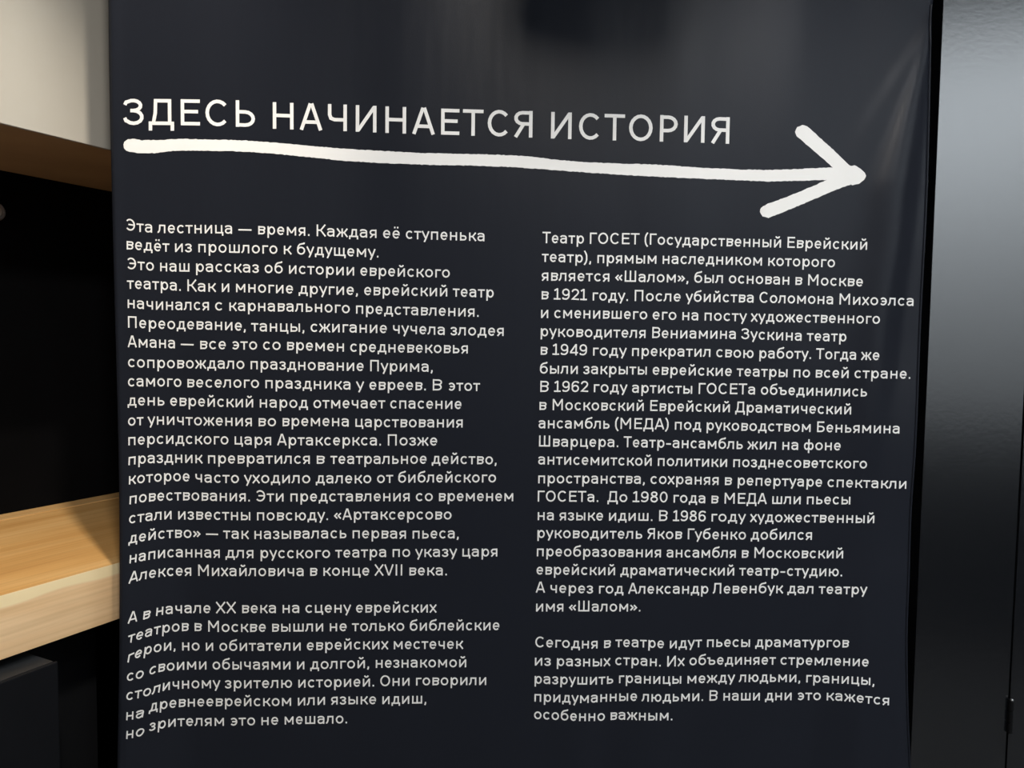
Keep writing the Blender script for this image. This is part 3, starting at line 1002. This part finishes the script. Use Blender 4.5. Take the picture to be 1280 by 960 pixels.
R1 = [
 ("Театр ГОСЕТ (Государственный Еврейский", [678, 737, 805.5, 984], 1084, [(678, 303.8), (737, 304.8), (812, 305.8), (910, 308), (976, 309.6), (1084, 312.3)]),
 ("театр), прямым наследником которого", [677.3, 746.5, 828, 960], 1043.8, [(678, 327.3), (746, 328.8), (828, 329.8), (901, 330.8), (952, 332), (1044, 334.3)]),
 ("является «Шалом», был основан в Москве", [676.7, 769, 867.5, 910.8, 994, 1009.8], 1078.8, [(678, 350.8), (781, 352.3), (903, 354), (986, 356), (1078, 358.2)]),
 ("в 1921 году. После убийства Соломона Михоэлса", [676.7, 692.2, 740.6, 793, 857, 949, 1049], 1142, [(678, 374.2), (741, 375.6), (850, 377), (942, 378.4), (1042, 380.4), (1108, 381.8), (1142, 382.5)]),
 ("и сменившего его на посту художественного", [676, 692.5, 815.5, 852.7, 880.4, 938.5], 1100, [(678, 397.5), (729, 398), (853, 400.2), (938, 401.9), (1050, 404), (1100, 404.9)]),
 ("руководителя Вениамина Зускина театр", [675.6, 815, 926.5, 1008.5], 1058, [(676, 420.4), (700, 421), (815, 422.6), (920, 423.8), (1009, 426.2), (1058, 427)]),
 ("в 1949 году прекратил свою работу. Тогда же", [675.6, 690.5, 741, 789.8, 895, 949, 1020, 1076], 1099.4, [(676, 443.5), (741, 444.5), (887, 446.2), (942, 447.7), (1020, 448.8), (1099, 450.3)]),
 ("были закрыты еврейские театры по всей стране.", [674.6, 729, 815.5, 920.8, 991.7, 1019.4, 1067.7], 1138, [(676, 467), (808, 468.4), (914, 470.2), (984, 471.5), (1061, 472.6), (1138, 473.5)]),
 ("В 1962 году артисты ГОСЕТа объединились", [675, 692.5, 742, 789.8, 873, 950.8], 1083.8, [(676, 490), (742, 490.2), (865, 492.3), (944, 493.2), (1025, 494.8), (1084, 495.8)]),
 ("в Московский Еврейский Драматический", [674, 690.6, 812.5, 918.8], 1064, [(676, 512.5), (804, 513.7), (912, 515.3), (1064, 518.1)]),
 ("ансамбль (МЕДА) под руководством Беньямина", [673, 768.5, 843.3, 883, 1021], 1124.4, [(676, 535.4), (762, 536), (843, 537), (883, 537.8), (1013, 540), (1124, 542)]),
 ("Шварцера. Театр-ансамбль жил на фоне", [673.5, 779.4, 934, 977.7, 1004.6], 1051, [(676, 558.3), (779, 559), (928, 561.5), (1051, 563.1)]),
 ("антисемитской политики позднесоветского", [672.5, 822, 916.3], 1083.8, [(676, 580.6), (814, 582.3), (908, 583.7), (1084, 585.7)]),
 ("пространства, сохраняя в репертуаре спектакли", [672.5, 812.8, 905.8, 921.9, 1034], 1133, [(676, 604.2), (839, 605.2), (914, 606.5), (1046, 609), (1098, 610.2), (1133, 611)]),
 ("ГОСЕТа.  До 1980 года в МЕДА шли пьесы", [671.9, 759, 790.8, 841.7, 889, 905.4, 965, 1008.3], 1063, [(676, 627), (835, 628.2), (905, 629.5), (1063, 630.6)]),
 ("на языке идиш. В 1986 году художественный", [671.9, 699, 761, 823.5, 841, 889, 937.5], 1093, [(676, 650.2), (823, 651.3), (937, 652.4), (1093, 654)]),
 ("руководитель Яков Губенко добился", [671.5, 809, 859.4, 938.2], 1015, [(676, 672.5), (801, 673.6), (932, 674.5), (1015, 674.8)]),
 ("преобразования ансамбля в Московский", [670.8, 833, 927, 942.7], 1054, [(676, 695.4), (826, 696.7), (1054, 698)]),
 ("еврейский драматический театр-студию.", [670.4, 775.3, 924], 1052.7, [(676, 718.3), (769, 719), (917, 719.4), (1052, 720.4)]),
 ("А через год Александр Левенбук дал театру", [669.4, 687.7, 748.5, 785, 891, 984, 1023.3], 1083.8, [(676, 740.8), (748, 741.9), (885, 742.1), (977, 741.6), (1023, 742.3), (1084, 743)]),
 ("имя «Шалом».", [669.8, 711.3], 800.6, [(676, 764.4), (800, 764.4)]),
]
R2 = [
 ("Сегодня в театре идут пьесы драматургов", [668.8, 754.8, 769.2, 837, 883.5, 943.8], 1061, [(669, 809.2), (694, 809.4), (728, 810.6), (752, 810.4), (772, 809), (800, 809.2), (837, 810.5), (877, 809), (937, 808.8), (1061, 809.4)]),
 ("из разных стран. Их объединяет стремление", [668.3, 695.8, 768.8, 833.7, 861.5, 975.3], 1086, [(669, 831.9), (710, 832.7), (752, 832.9), (775, 831.4), (815, 832.7), (836, 833.3), (866, 831.6), (969, 830.9), (1019, 831.5), (1053, 832.2), (1086, 833.3)]),
 ("разрушить границы между людьми, границы,", [668, 773.5, 859, 923.5, 1007.5], 1093, [(669, 854.6), (722, 855.8), (750, 855.6), (776, 853.9), (827, 855), (860, 854.4), (924, 852.7), (1007, 853), (1038, 854.2), (1070, 855.3), (1093, 857)]),
 ("придуманные людьми. В наши дни это кажется", [667.8, 802, 886.5, 904, 956, 996.2, 1033], 1111.5, [(668, 877), (700, 878), (730, 878.8), (762, 876.9), (790, 876.2), (815, 877.2), (874, 876.2), (950, 875.5), (1040, 875.6), (1058, 876.6), (1084, 879.4), (1111, 881.6)]),
 ("особенно важным.", [667.3, 763], 840.6, [(668, 898.8), (690, 899.8), (725, 901.3), (750, 901.1), (768, 899.9), (785, 899.7), (805, 900.6), (840, 900.4)]),
]
for word_no in range(3):
    bm = bmesh.new()
    letter_line(bm, HEAD[0], HEAD[1], HEAD[2], HEAD[3], lambda x, y: 33.2, 4.35, 0.03, only=word_no)
    link('printed_word', bm, M_print, ban)
for block in (L1, L2, R1, R2):
    bm = bmesh.new()
    for tx, ws_, en, ba in block:
        letter_line(bm, tx, ws_, en, ba, capbody, 1.8)
    link('printed_paragraph', bm, M_print, ban)

# the hand-drawn arrow
top = [(154.2, 180.5), (155.2, 177), (157.5, 175.2), (160.2, 174), (168, 173.6), (177.5, 175.4), (206, 174.6), (226, 173.6), (267, 174.4), (307.5, 175.6), (354, 179), (405, 183.8), (432.5, 186.2), (481, 188.8), (526, 191.3), (577, 192.3), (619, 193.3), (640, 194.4), (665, 195.7), (690, 199.2), (727, 202.6), (765, 204.2), (815, 205.5), (852.5, 208), (890, 210.5), (930, 212), (960, 212.6), (997.5, 211.2), (1040.8, 209.3)]
up = [(1024.8, 194.7), (1002.9, 176.4), (995.6, 169.9), (993.7, 164.8), (996.3, 159), (1002.9, 156.5), (1008.7, 157.5), (1017.5, 165.5), (1039.3, 185.2), (1062, 206.6)]
tip = [(1064.1, 207.5), (1068.5, 206.8), (1075.8, 210.7), (1080.9, 215.8), (1082.4, 219.5), (1080.2, 225.3), (1073.6, 229.7), (1065.6, 231.6), (1063.8, 230.4)]
low = [(1043.7, 237.7), (1010.2, 252.3), (988.3, 261.3), (968.6, 269), (960.6, 272.7), (953.3, 270.5), (949.7, 264.7), (951.1, 259.6), (959.2, 254.9), (978.1, 248.2), (1004.4, 237.7), (1033.5, 224.9)]
bot = [(997.5, 226.2), (960, 227), (915, 225), (852.5, 222.5), (790, 219.2), (740, 216.2), (690, 212.5), (640, 208.8), (595, 207.2), (537.5, 206.2), (475, 203.8), (432.5, 201.2), (395, 197.3), (348, 192.6), (320, 190.5), (290, 189), (246.6, 188.2), (216, 188.8), (192.7, 191.5), (171.4, 191.3), (162, 189.8), (157.6, 188), (155, 185)]
rnd = random.Random(5)
out = []
for x, y in subdivide(top + up + tip + low + bot + [top[0]], 2.6)[:-1]:
    out.append((x + rnd.uniform(-.25, .25), y + rnd.uniform(-.4, .4)))
inner = []
from mathutils.geometry import delaunay_2d_cdt
for gx_ in range(152, 1085, 7):
    for gy_ in range(155, 275, 7):
        c = False
        j = len(out) - 1
        for i in range(len(out)):
            (xi, yi), (xj, yj) = out[i], out[j]
            if (yi > gy_) != (yj > gy_) and gx_ < (xj - xi) * (gy_ - yi) / (yj - yi) + xi: c = not c
            j = i
        if c: inner.append((gx_ + .01, gy_ + .013))
vs2, _, fs2, _, _, _ = delaunay_2d_cdt([Vector(p) for p in out + inner], [], [list(range(len(out)))], 1, 1e-4)
bm = bmesh.new()
vv = [bm.verts.new((p.x, p.y, 0)) for p in vs2]
for f in fs2: bm.faces.new([vv[i] for i in reversed(f)])
for v in bm.verts:
    v.co = cloth_pt(v.co.x, v.co.y, 0.0005) - O
link('printed_arrow', bm, M_print, ban)
